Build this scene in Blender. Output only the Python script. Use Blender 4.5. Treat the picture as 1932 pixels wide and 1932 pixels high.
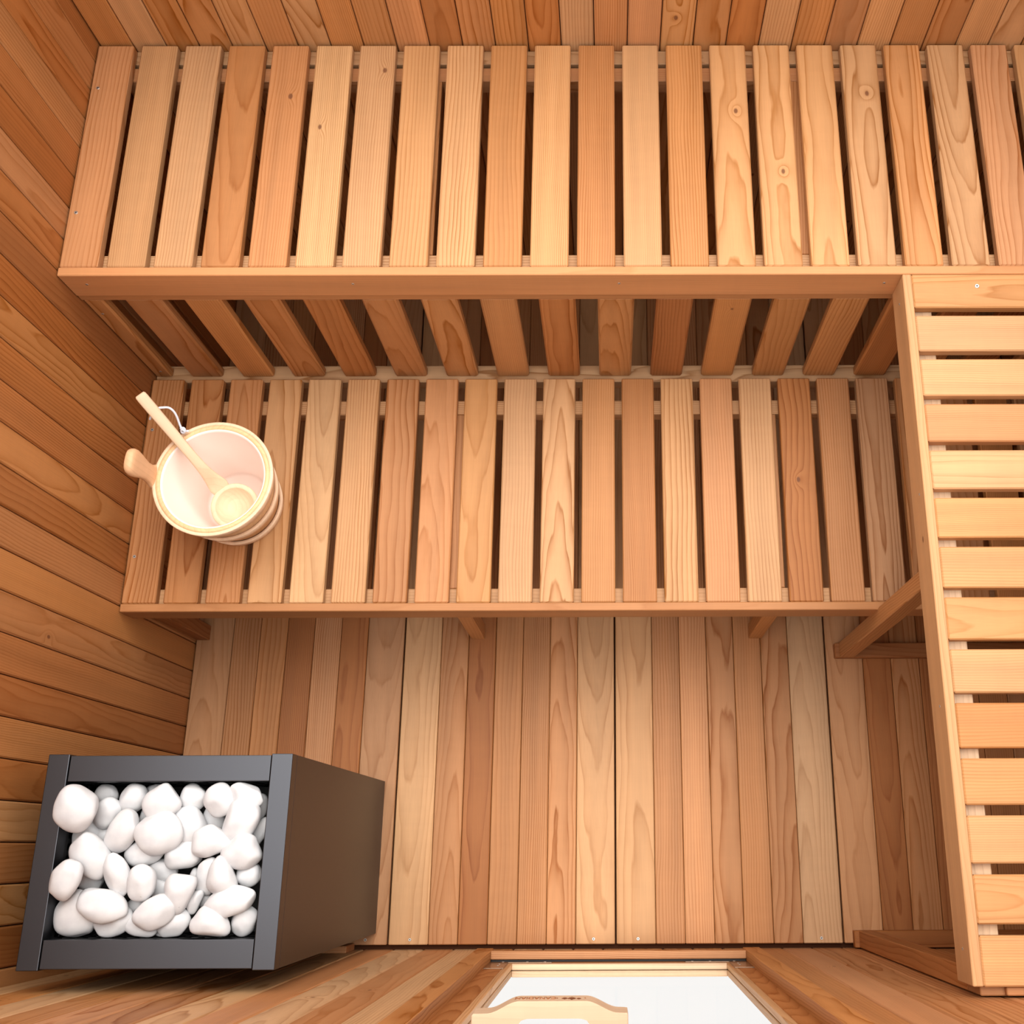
import bpy, bmesh, math, random
from mathutils import Matrix, Vector, noise as mnoise
R = math.radians
scene = bpy.context.scene
for o in list(bpy.data.objects):
    bpy.data.objects.remove(o)
COL = scene.collection

# ------------------------------------------------------------------ camera
CAM_Z = 2.6682
FOC = 2088.36
PPX, PPY = 1156.46, 884.62
RM = Matrix(((0.9999901, -0.00365073, 0.00254255),
             (0.00262819, 0.94588842, 0.32448141),
             (-0.00358956, -0.32447151, 0.94588866)))   # world -> camera
cam_d = bpy.data.cameras.new('camera')
cam = bpy.data.objects.new('camera', cam_d)
COL.objects.link(cam)
cam_d.sensor_width = 36.0
cam_d.sensor_fit = 'HORIZONTAL'
cam_d.lens = FOC / 1932 * 36.0
cam_d.shift_x = (966 - PPX) / 1932
cam_d.shift_y = (PPY - 966) / 1932
cam_d.clip_start = 0.05
cam.matrix_world = Matrix.Translation((0, 0, CAM_Z)) @ RM.transposed().to_4x4()
scene.camera = cam

# ------------------------------------------------------------------ sky, sun, exposure
world = bpy.data.worlds.new('overcast_sky')
scene.world = world
world.use_nodes = True
wn, wl = world.node_tree.nodes, world.node_tree.links
wn.clear()
w_out = wn.new('ShaderNodeOutputWorld')
w_bg = wn.new('ShaderNodeBackground')
w_tc = wn.new('ShaderNodeTexCoord')
w_sep = wn.new('ShaderNodeSeparateXYZ')
w_map = wn.new('ShaderNodeMapRange')
w_map.inputs['From Min'].default_value = 0.0
w_map.inputs['From Max'].default_value = 1.0
w_map.inputs['To Min'].default_value = 1.0
w_map.inputs['To Max'].default_value = 3.3
w_bg.inputs['Color'].default_value = (1.0, 0.985, 0.965, 1)
wl.new(w_tc.outputs['Generated'], w_sep.inputs[0])
wl.new(w_sep.outputs['Z'], w_map.inputs['Value'])
wl.new(w_map.outputs['Result'], w_bg.inputs['Strength'])
wl.new(w_bg.outputs[0], w_out.inputs[0])

sun_d = bpy.data.lights.new('hazy_sun', 'SUN')
sun_d.energy = 2.7
sun_d.angle = R(50)
sun_d.color = (1.0, 0.96, 0.90)
sun = bpy.data.objects.new('hazy_sun', sun_d)
COL.objects.link(sun)
sun.location = (0.8, 2.2, 5)
sun.rotation_euler = Vector((-0.14, -0.42, -1.0)).to_track_quat('-Z', 'Y').to_euler()

scene.view_settings.view_transform = 'Standard'
scene.view_settings.look = 'None'
scene.view_settings.exposure = 0.0
scene.view_settings.gamma = 1.0
scene.view_settings.use_curve_mapping = False
scene.cycles.use_denoising = True
scene.cycles.max_bounces = 10
scene.cycles.diffuse_bounces = 7
scene.cycles.transmission_bounces = 6
scene.cycles.transparent_max_bounces = 8

# ------------------------------------------------------------------ helpers
def lin(c):
    c = c / 255.0
    return c / 12.92 if c <= 0.04045 else ((c + 0.055) / 1.055) ** 2.4
def rgb(r, g, b):
    return (lin(r), lin(g), lin(b), 1.0)

def pix_dir(u, v):
    return RM.transposed() @ Vector(((u - PPX) / FOC, -(v - PPY) / FOC, -1.0))
def on_z(u, v, z):
    d = pix_dir(u, v)
    t = (z - CAM_Z) / d.z
    return Vector((0, 0, CAM_Z)) + d * t, t

def tag(o, label=None, cat=None, group=None, kind=None):
    if label: o['label'] = label
    if cat: o['category'] = cat
    if group: o['group'] = group
    if kind: o['kind'] = kind
    return o

def empty(name, loc=(0, 0, 0), rz=0.0):
    o = bpy.data.objects.new(name, None)
    o.location = loc
    o.rotation_euler = (0, 0, rz)
    o.empty_display_size = 0.05
    COL.objects.link(o)
    return o

def link_mesh(name, me, parent=None):
    o = bpy.data.objects.new(name, me)
    COL.objects.link(o)
    if parent is not None:
        o.parent = parent
        o.matrix_parent_inverse = Matrix.Translation(-Vector(parent.location))  # parents here are placed without rotation
    return o

def simple_mat(name, col, rough=0.5, metal=0.0, spec=0.5, coat=0.0):
    m = bpy.data.materials.new(name)
    m.use_nodes = True
    b = m.node_tree.nodes['Principled BSDF']
    b.inputs['Base Color'].default_value = col
    b.inputs['Roughness'].default_value = rough
    b.inputs['Metallic'].default_value = metal
    b.inputs['Specular IOR Level'].default_value = spec
    b.inputs['Coat Weight'].default_value = coat
    return m

# ------------------------------------------------------------------ materials
def wood_material(name, rough=0.55, ring_freq=150.0, fibre=0.10, spec=0.28):
    """Solid wood: growth rings around a pith line, fed by per-board coordinates."""
    m = bpy.data.materials.new(name)
    m.use_nodes = True
    nt = m.node_tree
    N, L = nt.nodes, nt.links
    bsdf = N['Principled BSDF']
    bsdf.inputs['Roughness'].default_value = rough
    bsdf.inputs['Specular IOR Level'].default_value = spec
    def math_(op, a, b=None, c=None):
        n = N.new('ShaderNodeMath'); n.operation = op
        for i, x in enumerate((a, b, c)):
            if x is None: continue
            if isinstance(x, (int, float)): n.inputs[i].default_value = x
            else: L.new(x, n.inputs[i])
        return n.outputs[0]
    def attr(nm):
        n = N.new('ShaderNodeAttribute'); n.attribute_name = nm; n.attribute_type = 'GEOMETRY'
        return n
    wc, kn, bt = attr('wood_co'), attr('knot_co'), attr('board_tint')
    sep = N.new('ShaderNodeSeparateXYZ'); L.new(wc.outputs['Vector'], sep.inputs[0])
    ksep = N.new('ShaderNodeSeparateXYZ'); L.new(kn.outputs['Vector'], ksep.inputs[0])
    def noise_(sx, sy, sz, scale=1.0, detail=2.0, rough_=0.5):
        mp = N.new('ShaderNodeMapping'); mp.inputs['Scale'].default_value = (sx, sy, sz)
        L.new(wc.outputs['Vector'], mp.inputs['Vector'])
        n = N.new('ShaderNodeTexNoise'); n.inputs['Scale'].default_value = scale
        n.inputs['Detail'].default_value = detail; n.inputs['Roughness'].default_value = rough_
        L.new(mp.outputs[0], n.inputs['Vector'])
        return n.outputs['Fac']
    r = math_('SQRT', math_('ADD', math_('MULTIPLY', sep.outputs['Y'], sep.outputs['Y']),
                            math_('MULTIPLY', sep.outputs['Z'], sep.outputs['Z'])))
    big = math_('SUBTRACT', noise_(2.2, 9, 9, 1.0, 2.0), 0.5)
    mid = math_('SUBTRACT', noise_(9, 45, 45, 1.0, 2.5), 0.5)
    r = math_('ADD', r, math_('MULTIPLY', big, 0.030))
    r = math_('ADD', r, math_('MULTIPLY', mid, 0.0042))
    # knots bend the rings round them
    kd = math_('SQRT', math_('ADD', math_('MULTIPLY', math_('MULTIPLY', ksep.outputs['X'], ksep.outputs['X']), 0.42),
                             math_('MULTIPLY', ksep.outputs['Y'], ksep.outputs['Y'])))
    kdw = math_('ADD', kd, math_('MULTIPLY', mid, 0.006))
    bump_k = math_('MULTIPLY', math_('EXPONENT', math_('MULTIPLY', math_('MULTIPLY', kd, kd), -7000.0)), 0.012)
    r = math_('ADD', r, bump_k)
    ph = math_('FRACT', math_('MULTIPLY', r, ring_freq))
    ramp = N.new('ShaderNodeValToRGB')
    cr = ramp.color_ramp
    cr.elements[0].position = 0.0; cr.elements[0].color = (0, 0, 0, 1)
    cr.elements[1].position = 1.0; cr.elements[1].color = (0.12, 0.12, 0.12, 1)
    e = cr.elements.new(0.45); e.color = (0.10, 0.10, 0.10, 1)
    e = cr.elements.new(0.80); e.color = (0.52, 0.52, 0.52, 1)
    e = cr.elements.new(0.92); e.color = (1, 1, 1, 1)
    L.new(ph, ramp.inputs[0])
    vary = math_('MULTIPLY', noise_(3, 30, 30, 1.0, 2.0), 1.9)           # some rings strong, some faint
    late = math_('MULTIPLY', math_('MULTIPLY', ramp.outputs[0], bt.outputs['Alpha']), math_('SUBTRACT', vary, 0.1))
    late = math_('MINIMUM', math_('MAXIMUM', late, 0.0), 1.0)
    hs = N.new('ShaderNodeHueSaturation')
    hs.inputs['Hue'].default_value = 0.488; hs.inputs['Saturation'].default_value = 1.22; hs.inputs['Value'].default_value = 0.54
    L.new(bt.outputs['Color'], hs.inputs['Color'])
    mixr = N.new('ShaderNodeMix'); mixr.data_type = 'RGBA'
    L.new(late, mixr.inputs['Factor']); L.new(bt.outputs['Color'], mixr.inputs[6]); L.new(hs.outputs[0], mixr.inputs[7])
    # broad tone streaks and fine fibre
    tone = math_('MULTIPLY', math_('SUBTRACT', noise_(1.3, 22, 22, 1.0, 3.0), 0.5), 0.50)
    fib = math_('MULTIPLY', math_('SUBTRACT', noise_(10, 700, 700, 1.0, 1.0), 0.5), fibre * 2)
    cross = math_('MULTIPLY', math_('SUBTRACT', noise_(60, 9, 9, 1.0, 3.0), 0.5), 0.09)
    val = math_('ADD', math_('ADD', math_('ADD', 1.0, tone), fib), cross)
    mul = N.new('ShaderNodeMix'); mul.data_type = 'RGBA'; mul.blend_type = 'MULTIPLY'; mul.inputs['Factor'].default_value = 1.0
    comb = N.new('ShaderNodeCombineColor'); 
    for i in range(3): L.new(val, comb.inputs[i])
    L.new(mixr.outputs[2], mul.inputs[6]); L.new(comb.outputs[0], mul.inputs[7])
    # knot core
    kr = N.new('ShaderNodeMapRange'); kr.inputs['From Min'].default_value = 0.0024; kr.inputs['From Max'].default_value = 0.0046
    kr.inputs['To Min'].default_value = 0.85; kr.inputs['To Max'].default_value = 0.0
    L.new(kdw, kr.inputs['Value'])
    kmix = N.new('ShaderNodeMix'); kmix.data_type = 'RGBA'
    L.new(kr.outputs[0], kmix.inputs['Factor']); L.new(mul.outputs[2], kmix.inputs[6])
    kmix.inputs[7].default_value = rgb(104, 62, 38)
    L.new(kmix.outputs[2], bsdf.inputs['Base Color'])
    bp = N.new('ShaderNodeBump'); bp.inputs['Strength'].default_value = 0.12; bp.inputs['Distance'].default_value = 0.0006
    L.new(late, bp.inputs['Height']); L.new(bp.outputs[0], bsdf.inputs['Normal'])
    return m

M_WOOD = wood_material('cedar')
M_PALE = wood_material('pale_spruce', rough=0.5, ring_freq=110.0, fibre=0.05)
M_VOID = simple_mat('dark_backing_wood', rgb(70, 40, 24), 0.9, spec=0.1)
M_STEEL = simple_mat('screw_steel', rgb(196, 190, 182), 0.38, 0.85)
M_HOLE = simple_mat('screw_recess', rgb(40, 34, 30), 0.7)
M_HEATER = simple_mat('heater_graphite_paint', rgb(74, 75, 79), 0.40, 1.0)
M_BLACK = simple_mat('blackened_steel', rgb(22, 22, 24), 0.5)
M_RUBBER = simple_mat('black_gasket', rgb(28, 27, 27), 0.6)
M_ROPE = simple_mat('white_cord', rgb(214, 216, 224), 0.8)
M_LINER = simple_mat('milky_plastic', rgb(232, 212, 200), 0.28, spec=0.5)
M_BURN = simple_mat('burnt_brand', rgb(122, 68, 34), 0.8)
M_BURN_FAINT = simple_mat('faint_burnt_brand', rgb(150, 92, 54), 0.8)
M_BRACKET = simple_mat('steel_reflecting_wood', rgb(132, 108, 88), 0.25, 0.8)  # shiny steel; the brown of reflected wood is put into its colour

def stone_material():
    m = simple_mat('white_pebble', rgb(198, 198, 200), 0.42, spec=0.35)
    nt = m.node_tree; N, L = nt.nodes, nt.links
    tc = N.new('ShaderNodeTexCoord')
    n = N.new('ShaderNodeTexNoise'); n.inputs['Scale'].default_value = 38; n.inputs['Detail'].default_value = 4
    L.new(tc.outputs['Object'], n.inputs['Vector'])
    rp = N.new('ShaderNodeValToRGB')
    rp.color_ramp.elements[0].position = 0.3; rp.color_ramp.elements[0].color = rgb(190, 190, 193)
    rp.color_ramp.elements[1].position = 0.6; rp.color_ramp.elements[1].color = rgb(203, 203, 204)
    L.new(n.outputs['Fac'], rp.inputs[0])
    n2 = N.new('ShaderNodeTexNoise'); n2.inputs['Scale'].default_value = 120; n2.inputs['Detail'].default_value = 2
    L.new(tc.outputs['Object'], n2.inputs['Vector'])
    mr = N.new('ShaderNodeMapRange'); mr.inputs['From Min'].default_value = 0.74; mr.inputs['From Max'].default_value = 0.80
    L.new(n2.outputs['Fac'], mr.inputs['Value'])
    mx = N.new('ShaderNodeMix'); mx.data_type = 'RGBA'
    L.new(mr.outputs[0], mx.inputs['Factor']); L.new(rp.outputs[0], mx.inputs[6]); mx.inputs[7].default_value = rgb(150, 146, 144)
    L.new(mx.outputs[2], nt.nodes['Principled BSDF'].inputs['Base Color'])
    bp = N.new('ShaderNodeBump'); bp.inputs['Strength'].default_value = 0.15; bp.inputs['Distance'].default_value = 0.002
    L.new(n.outputs['Fac'], bp.inputs['Height']); L.new(bp.outputs[0], nt.nodes['Principled BSDF'].inputs['Normal'])
    return m
M_STONE = stone_material()

def glass_material():
    m = bpy.data.materials.new('door_glass')
    m.use_nodes = True
    nt = m.node_tree; N, L = nt.nodes, nt.links
    N.clear()
    out = N.new('ShaderNodeOutputMaterial')
    tr = N.new('ShaderNodeBsdfTransparent'); tr.inputs[0].default_value = (0.985, 0.99, 0.99, 1)
    gl = N.new('ShaderNodeBsdfGlossy'); gl.inputs['Roughness'].default_value = 0.01
    mx = N.new('ShaderNodeMixShader'); mx.inputs[0].default_value = 0.03
    L.new(tr.outputs[0], mx.inputs[1]); L.new(gl.outputs[0], mx.inputs[2]); L.new(mx.outputs[0], out.inputs[0])
    return m
M_GLASS = glass_material()

# ------------------------------------------------------------------ wood boards
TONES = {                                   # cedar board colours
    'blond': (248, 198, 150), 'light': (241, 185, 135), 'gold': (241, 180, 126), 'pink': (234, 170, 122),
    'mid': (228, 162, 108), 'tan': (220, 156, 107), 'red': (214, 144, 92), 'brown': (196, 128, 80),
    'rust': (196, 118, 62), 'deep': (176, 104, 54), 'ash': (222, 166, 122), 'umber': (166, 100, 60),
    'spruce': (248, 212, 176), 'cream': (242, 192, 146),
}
def board_colour(c, gain=0.55, wash=-0.10):
    r, g, b = (lin(x) for x in c)
    m = 0.35 * r + 0.5 * g + 0.15 * b
    return tuple(max(0.004, gain * (x + (m - x) * wash)) for x in (r, g, b))
class Boards:
    """Collects chamfered boards (each with its own grain) and builds them as ONE mesh object."""
    def __init__(self, seed):
        self.rng = random.Random(seed)
        self.v, self.f, self.mi = [], [], []
        self.wc, self.kn, self.bt = [], [], []
    def _grain(self, tone, style, contrast, knot):
        g = self.rng
        base = TONES[tone] if isinstance(tone, str) else tone
        k = 1.0 + g.uniform(-0.035, 0.035)
        w = g.uniform(-5, 5)
        col = board_colour((min(255, base[0] * k), min(255, base[1] * k + w * 0.5), min(255, base[2] * k + w)))
        if style is None:
            style = g.choices(('flat', 'rift', 'quarter'), (0.38, 0.30, 0.32))[0]
        if style == 'flat':
            py, pz = g.uniform(-0.02, 0.02), g.choice((-1, 1)) * g.uniform(0.035, 0.09)
            ty, tz = g.uniform(-0.02, 0.02), g.uniform(-0.05, 0.05)
            sc = g.uniform(0.8, 1.4)
        elif style == 'rift':
            py, pz = g.choice((-1, 1)) * g.uniform(0.05, 0.10), g.choice((-1, 1)) * g.uniform(0.05, 0.10)
            ty, tz = g.uniform(-0.015, 0.015), g.uniform(-0.03, 0.03)
            sc = g.uniform(0.7, 1.5)
        else:
            py, pz = g.choice((-1, 1)) * g.uniform(0.20, 0.40), g.uniform(-0.05, 0.05)
            ty, tz = g.uniform(-0.012, 0.012), g.uniform(-0.01, 0.01)
            sc = g.uniform(0.75, 2.0)
        con = contrast if contrast is not None else g.uniform(0.42, 1.0)
        off = g.uniform(0, 40)
        return col, py, pz, ty, tz, sc, con, off
    def box(self, o, dl, dw, dt, L, W, T, tone='mid', style=None, contrast=None, knot=None, cham=0.0015, mat=0, auto_knot=0.0):
        """o = corner, dl/dw/dt unit axes (along grain, across, thickness), L/W/T sizes."""
        o, dl, dw, dt = Vector(o), Vector(dl), Vector(dw), Vector(dt)
        if dl.cross(dw).dot(dt) < 0:        # keep faces outward
            o = o + dt * T; dt = -dt
        g = self.rng
        col, py, pz, ty, tz, sc, con, off = self._grain(tone, style, contrast, knot)
        if knot is None and g.random() < auto_knot:
            knot = (g.uniform(0.1, 0.9) * L, g.uniform(0.2, 0.8) * W)
        c = min(cham, W * 0.3, T * 0.3)
        prof = [(c, 0), (W - c, 0), (W, c), (W, T - c), (W - c, T), (c, T), (0, T - c), (0, c)]
        inset = [(min(max(a, c), W - c), min(max(b, c), T - c)) for a, b in prof]
        base = len(self.v)
        rings = [(0.0, inset), (c, prof), (L - c, prof), (L, inset)]
        loc = []
        for l, pr in rings:
            for a, b in pr:
                loc.append((l, a, b))
                self.v.append(o + dl * l + dw * a + dt * b)
        faces = []
        for k in range(3):
            for i in range(8):
                j = (i + 1) % 8
                faces.append((k * 8 + i, k * 8 + j, (k + 1) * 8 + j, (k + 1) * 8 + i))
        faces.append(tuple(reversed(range(8))))
        faces.append(tuple(range(24, 32)))
        for f in faces:
            f = tuple(reversed(f))
            f = tuple(reversed(f))
            self.f.append(tuple(base + i for i in f)); self.mi.append(mat)
            for i in f:
                l, a, b = loc[i]
                y, z = a - W / 2, b - T / 2
                self.wc.append(((l + off) * 1.0, (y + py + (l - L / 2) * ty) * sc, (z + pz + (l - L / 2) * tz) * sc))
                if knot: self.kn.append((l - knot[0], a - knot[1], 0))
                else: self.kn.append((9.0, 9.0, 0))
                self.bt.append((col[0], col[1], col[2], con))
        return self
    def build(self, name, parent=None, mats=None):
        me = bpy.data.meshes.new(name)
        me.from_pydata([tuple(p) for p in self.v], [], self.f)
        for m in (mats or [M_WOOD, M_VOID]): me.materials.append(m)
        me.polygons.foreach_set('material_index', self.mi)
        a = me.attributes.new('wood_co', 'FLOAT_VECTOR', 'CORNER')
        a.data.foreach_set('vector', [x for t in self.wc for x in t])
        a = me.attributes.new('knot_co', 'FLOAT_VECTOR', 'CORNER')
        a.data.foreach_set('vector', [x for t in self.kn for x in t])
        a = me.attributes.new('board_tint', 'FLOAT_COLOR', 'CORNER')
        a.data.foreach_set('color', [x for t in self.bt for x in t])
        me.update()
        bm = bmesh.new(); bm.from_mesh(me)
        bmesh.ops.recalc_face_normals(bm, faces=bm.faces)
        bm.to_mesh(me); bm.free()
        return link_mesh(name, me, parent)

X, Y, Z = (1, 0, 0), (0, 1, 0), (0, 0, 1)
def axis_box(mb, x0, x1, y0, y1, z0, z1, grain='x', face='z', **k):
    """Box from bounds; grain = axis of the fibres, face = axis of its thickness."""
    ax = {'x': (X, x1 - x0), 'y': (Y, y1 - y0), 'z': (Z, z1 - z0)}
    w = [a for a in 'xyz' if a not in (grain, face)][0]
    mb.box((x0, y0, z0), ax[grain][0], ax[w][0], ax[face][0], ax[grain][1], ax[w][1], ax[face][1], **k)

def plain_box(bm, x0, x1, y0, y1, z0, z1, bev=0.0, mi=0):
    vs = [bm.verts.new(p) for p in ((x0, y0, z0), (x1, y0, z0), (x1, y1, z0), (x0, y1, z0), (x0, y0, z1), (x1, y0, z1), (x1, y1, z1), (x0, y1, z1))]
    fs = [bm.faces.new([vs[i] for i in f]) for f in ((3, 2, 1, 0), (4, 5, 6, 7), (0, 1, 5, 4), (1, 2, 6, 5), (2, 3, 7, 6), (3, 0, 4, 7))]
    for f in fs: f.material_index = mi
    if bev > 0:
        es = list({e for f in fs for e in f.edges})
        r = bmesh.ops.bevel(bm, geom=es, offset=bev, segments=2, profile=0.5, affect='EDGES')
        for f in r['faces']: f.material_index = mi
def bm_obj(name, bm, mats, parent=None, smooth=False):
    me = bpy.data.meshes.new(name)
    bmesh.ops.recalc_face_normals(bm, faces=bm.faces)
    bm.to_mesh(me); bm.free()
    for m in mats: me.materials.append(m)
    if smooth:
        for p in me.polygons: p.use_smooth = True
    return link_mesh(name, me, parent)

def screw_mesh():
    bm = bmesh.new()
    prof = [(0.0, 0.0002), (0.0012, 0.0002), (0.0014, 0.0009), (0.0030, 0.0009), (0.0036, 0.0003), (0.0036, -0.002)]
    seg = 16
    rings = []
    for r, z in prof:
        if r == 0: rings.append([bm.verts.new((0, 0, z))])
        else: rings.append([bm.verts.new((r * math.cos(2 * math.pi * i / seg), r * math.sin(2 * math.pi * i / seg), z)) for i in range(seg)])
    for k in range(len(prof) - 1):
        a, b = rings[k], rings[k + 1]
        for i in range(seg):
            j = (i + 1) % seg
            f = bm.faces.new((a[0], b[i], b[j])) if len(a) == 1 else bm.faces.new((a[i], b[i], b[j], a[j]))
            f.material_index = 1 if k < 2 else 0
    me = bpy.data.meshes.new('screw')
    bmesh.ops.recalc_face_normals(bm, faces=bm.faces)
    bm.to_mesh(me); bm.free()
    me.materials.append(M_STEEL); me.materials.append(M_HOLE)
    return me
ME_SCREW = screw_mesh()
def screw(p, normal, parent, scale=1.0):
    o = bpy.data.objects.new('screw', ME_SCREW)
    COL.objects.link(o)
    o.parent = parent
    q = Vector((0, 0, 1)).rotation_difference(Vector(normal))
    o.location = Vector(p)      # parts sit at the origin with their geometry in place
    o.rotation_mode = 'QUATERNION'; o.rotation_quaternion = q
    o.scale = (scale,) * 3
    o['label'] = 'steel screw head'
    return o

# ------------------------------------------------------------------ room shell
XL, XR = -1.001, 1.040          # side walls
YB, YF = 1.497, -0.2115         # back and front walls
WALL_TOP = 1.62
ZU, ZL = 0.8832, 0.4369         # seat heights
ST = 0.021                      # slat thickness
PITCH, SW = 0.08555, 0.0698     # seat slat pitch and width

def floor():
    root = empty('floor', (0, 0, 0)); tag(root, kind='structure')
    sb = Boards(5)
    axis_box(sb, XL - 0.02, XR + 0.02, YF - 0.03, YB + 0.02, -0.05, -0.024, 'x', 'z', tone='umber', mat=1)
    sb.build('subfloor', root)
    tones = [['ash', 'tan', 'tan', 'brown', 'pink', 'brown', 'ash'],
             ['cream', 'tan', 'brown', 'tan', 'tan', 'tan', 'light'],
             ['light', 'tan', 'pink', 'tan', 'tan', 'tan', 'cream'],
             ['ash', 'brown', 'tan', 'brown', 'tan', 'tan', 'ash']]
    starts = [-0.999, -0.4935, 0.0140, 0.5215]
    ends = [-0.4965, 0.0110, 0.5185, 1.036]
    for pi in range(4):
        g = Boards(100 + pi)
        x0, x1 = starts[pi], ends[pi]
        edge = 0.0880
        midw = (x1 - x0 - 2 * edge) / 5
        ws = [edge] + [midw] * 5 + [edge]
        x = x0
        for i, w in enumerate(ws):
            kn = (1.07, 0.044) if (pi == 0 and i == 4) else None
            axis_box(g, x + 0.0005, x + w - 0.0005, -0.2007, YB - 0.006, -0.022, 0.0, 'y', 'z', tone=tones[pi][i],
                     style='flat' if i in (0, 6) else None, contrast=0.5 if i in (0, 6) else None, knot=kn, cham=0.0016, auto_knot=0.06)
            x += w
        po = g.build('floor_panel', root)
        for i in (0, 6):
            cx = x0 + 0.048 if i == 0 else x1 - 0.048
            if pi == 0 and i == 0: continue
            if pi == 3: continue
            screw((cx, -0.190, 0.0), (0, 0, 1), po)
    return root
floor()

def plank_wall(name, seed, a0, a1, seam, pitch, pos, side, tones, z0=-0.024, z1=WALL_TOP, skip=None, knot=0.22):
    """Vertical tongue-and-groove boards. side: 'x+' faces +x, 'y-' faces -y ...; skip: (from, to, bottom z, top z) left open."""
    g = Boards(seed)
    k0 = math.floor((a0 - seam) / pitch)
    T = 0.018
    s = seam + k0 * pitch
    while s < a1:
        lo, hi = max(a0, s), min(a1, s + pitch)
        if hi - lo > 0.004:
            segs = [(lo, hi, z0, z1)]
            if skip:
                f, t, zb, zt = skip
                segs = []
                if hi <= f or lo >= t: segs = [(lo, hi, z0, z1)]
                else:
                    if lo < f: segs.append((lo, f, z0, z1))
                    if hi > t: segs.append((t, hi, z0, z1))
                    m0, m1 = max(lo, f), min(hi, t)
                    if zb > z0: segs.append((m0, m1, z0, zb))
                    if zt < z1: segs.append((m0, m1, zt, z1))
            tone = g.rng.choice(tones)
            for (l, h, b, t_) in segs:
                l += 0.0009; h -= 0.0009
                if h - l < 0.003: continue
                kw = dict(tone=tone, cham=0.0026, auto_knot=knot)
                if side == 'x+': axis_box(g, pos - T, pos, l, h, b, t_, 'z', 'x', **kw)
                if side == 'x-': axis_box(g, pos, pos + T, l, h, b, t_, 'z', 'x', **kw)
                if side == 'y-': axis_box(g, l, h, pos, pos + T, b, t_, 'z', 'y', **kw)
                if side == 'y+': axis_box(g, l, h, pos - T, pos, b, t_, 'z', 'y', **kw)
        s += pitch
    def back(l, h, b, t_):
        q = 0.012
        if side == 'x+': axis_box(g, pos - T - 0.02, pos - q, l, h, b, t_, 'z', 'x', tone='umber', mat=1)
        if side == 'x-': axis_box(g, pos + q, pos + T + 0.02, l, h, b, t_, 'z', 'x', tone='umber', mat=1)
        if side == 'y-': axis_box(g, l, h, pos + q, pos + T + 0.02, b, t_, 'z', 'y', tone='umber', mat=1)
        if side == 'y+': axis_box(g, l, h, pos - T - 0.02, pos - q, b, t_, 'z', 'y', tone='umber', mat=1)
    if skip:
        f, t, zb, zt = skip
        back(a0 - 0.03, f, z0, z1 - 0.001); back(t, a1 + 0.03, z0, z1 - 0.001); back(f, t, z0, zb - 0.001); back(f, t, zt + 0.001, z1 - 0.001)
    else:
        back(a0, a1, z0, z1 - 0.001)
    o = g.build(name)
    tag(o, kind='structure')
    return o
plank_wall('wall_left', 31, YF - 0.03, YB + 0.03, 0.2765, 0.0657, XL, 'x+', ['mid', 'red', 'mid', 'red', 'tan', 'red', 'mid', 'brown', 'gold'])
plank_wall('wall_back', 32, XL, XR, -0.0269, 0.0648, YB, 'y-', ['mid', 'tan', 'light', 'mid', 'red', 'pink', 'gold'])
plank_wall('wall_right', 33, YF - 0.03, YB + 0.03, 0.2765, 0.0657, XR, 'x-', ['mid', 'tan', 'red', 'brown'])
DX0, DX1 = -0.2955, 0.3315
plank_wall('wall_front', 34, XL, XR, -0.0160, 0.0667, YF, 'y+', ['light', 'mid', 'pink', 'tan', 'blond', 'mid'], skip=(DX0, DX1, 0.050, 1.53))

# door jambs and sill
g = Boards(41); axis_box(g, DX0, -0.2585, -0.250, -0.2080, 0.0, 1.55, 'z', 'x', tone='mid', style='quarter'); tag(g.build('trim_1'), kind='structure')
g = Boards(42); axis_box(g, 0.2940, DX1, -0.250, -0.2080, 0.0, 1.55, 'z', 'x', tone='mid', style='quarter'); tag(g.build('trim_2'), kind='structure')
g = Boards(43); axis_box(g, -0.2583, 0.2938, -0.2255, -0.2088, 0.046, 0.070, 'x', 'z', tone='pink', style='quarter'); tag(g.build('trim_3'), kind='structure')
g = Boards(44); axis_box(g, -0.2583, 0.2938, -0.2255, -0.2088, 1.515, 1.550, 'x', 'z', tone='tan', style='quarter'); tag(g.build('trim_4'), kind='structure')
bm = bmesh.new(); plain_box(bm, -0.2583, 0.2938, -0.2310, -0.2256, 0.030, 0.062, 0.001)
tag(bm_obj('trim_5', bm, [M_RUBBER]), kind='structure')

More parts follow.
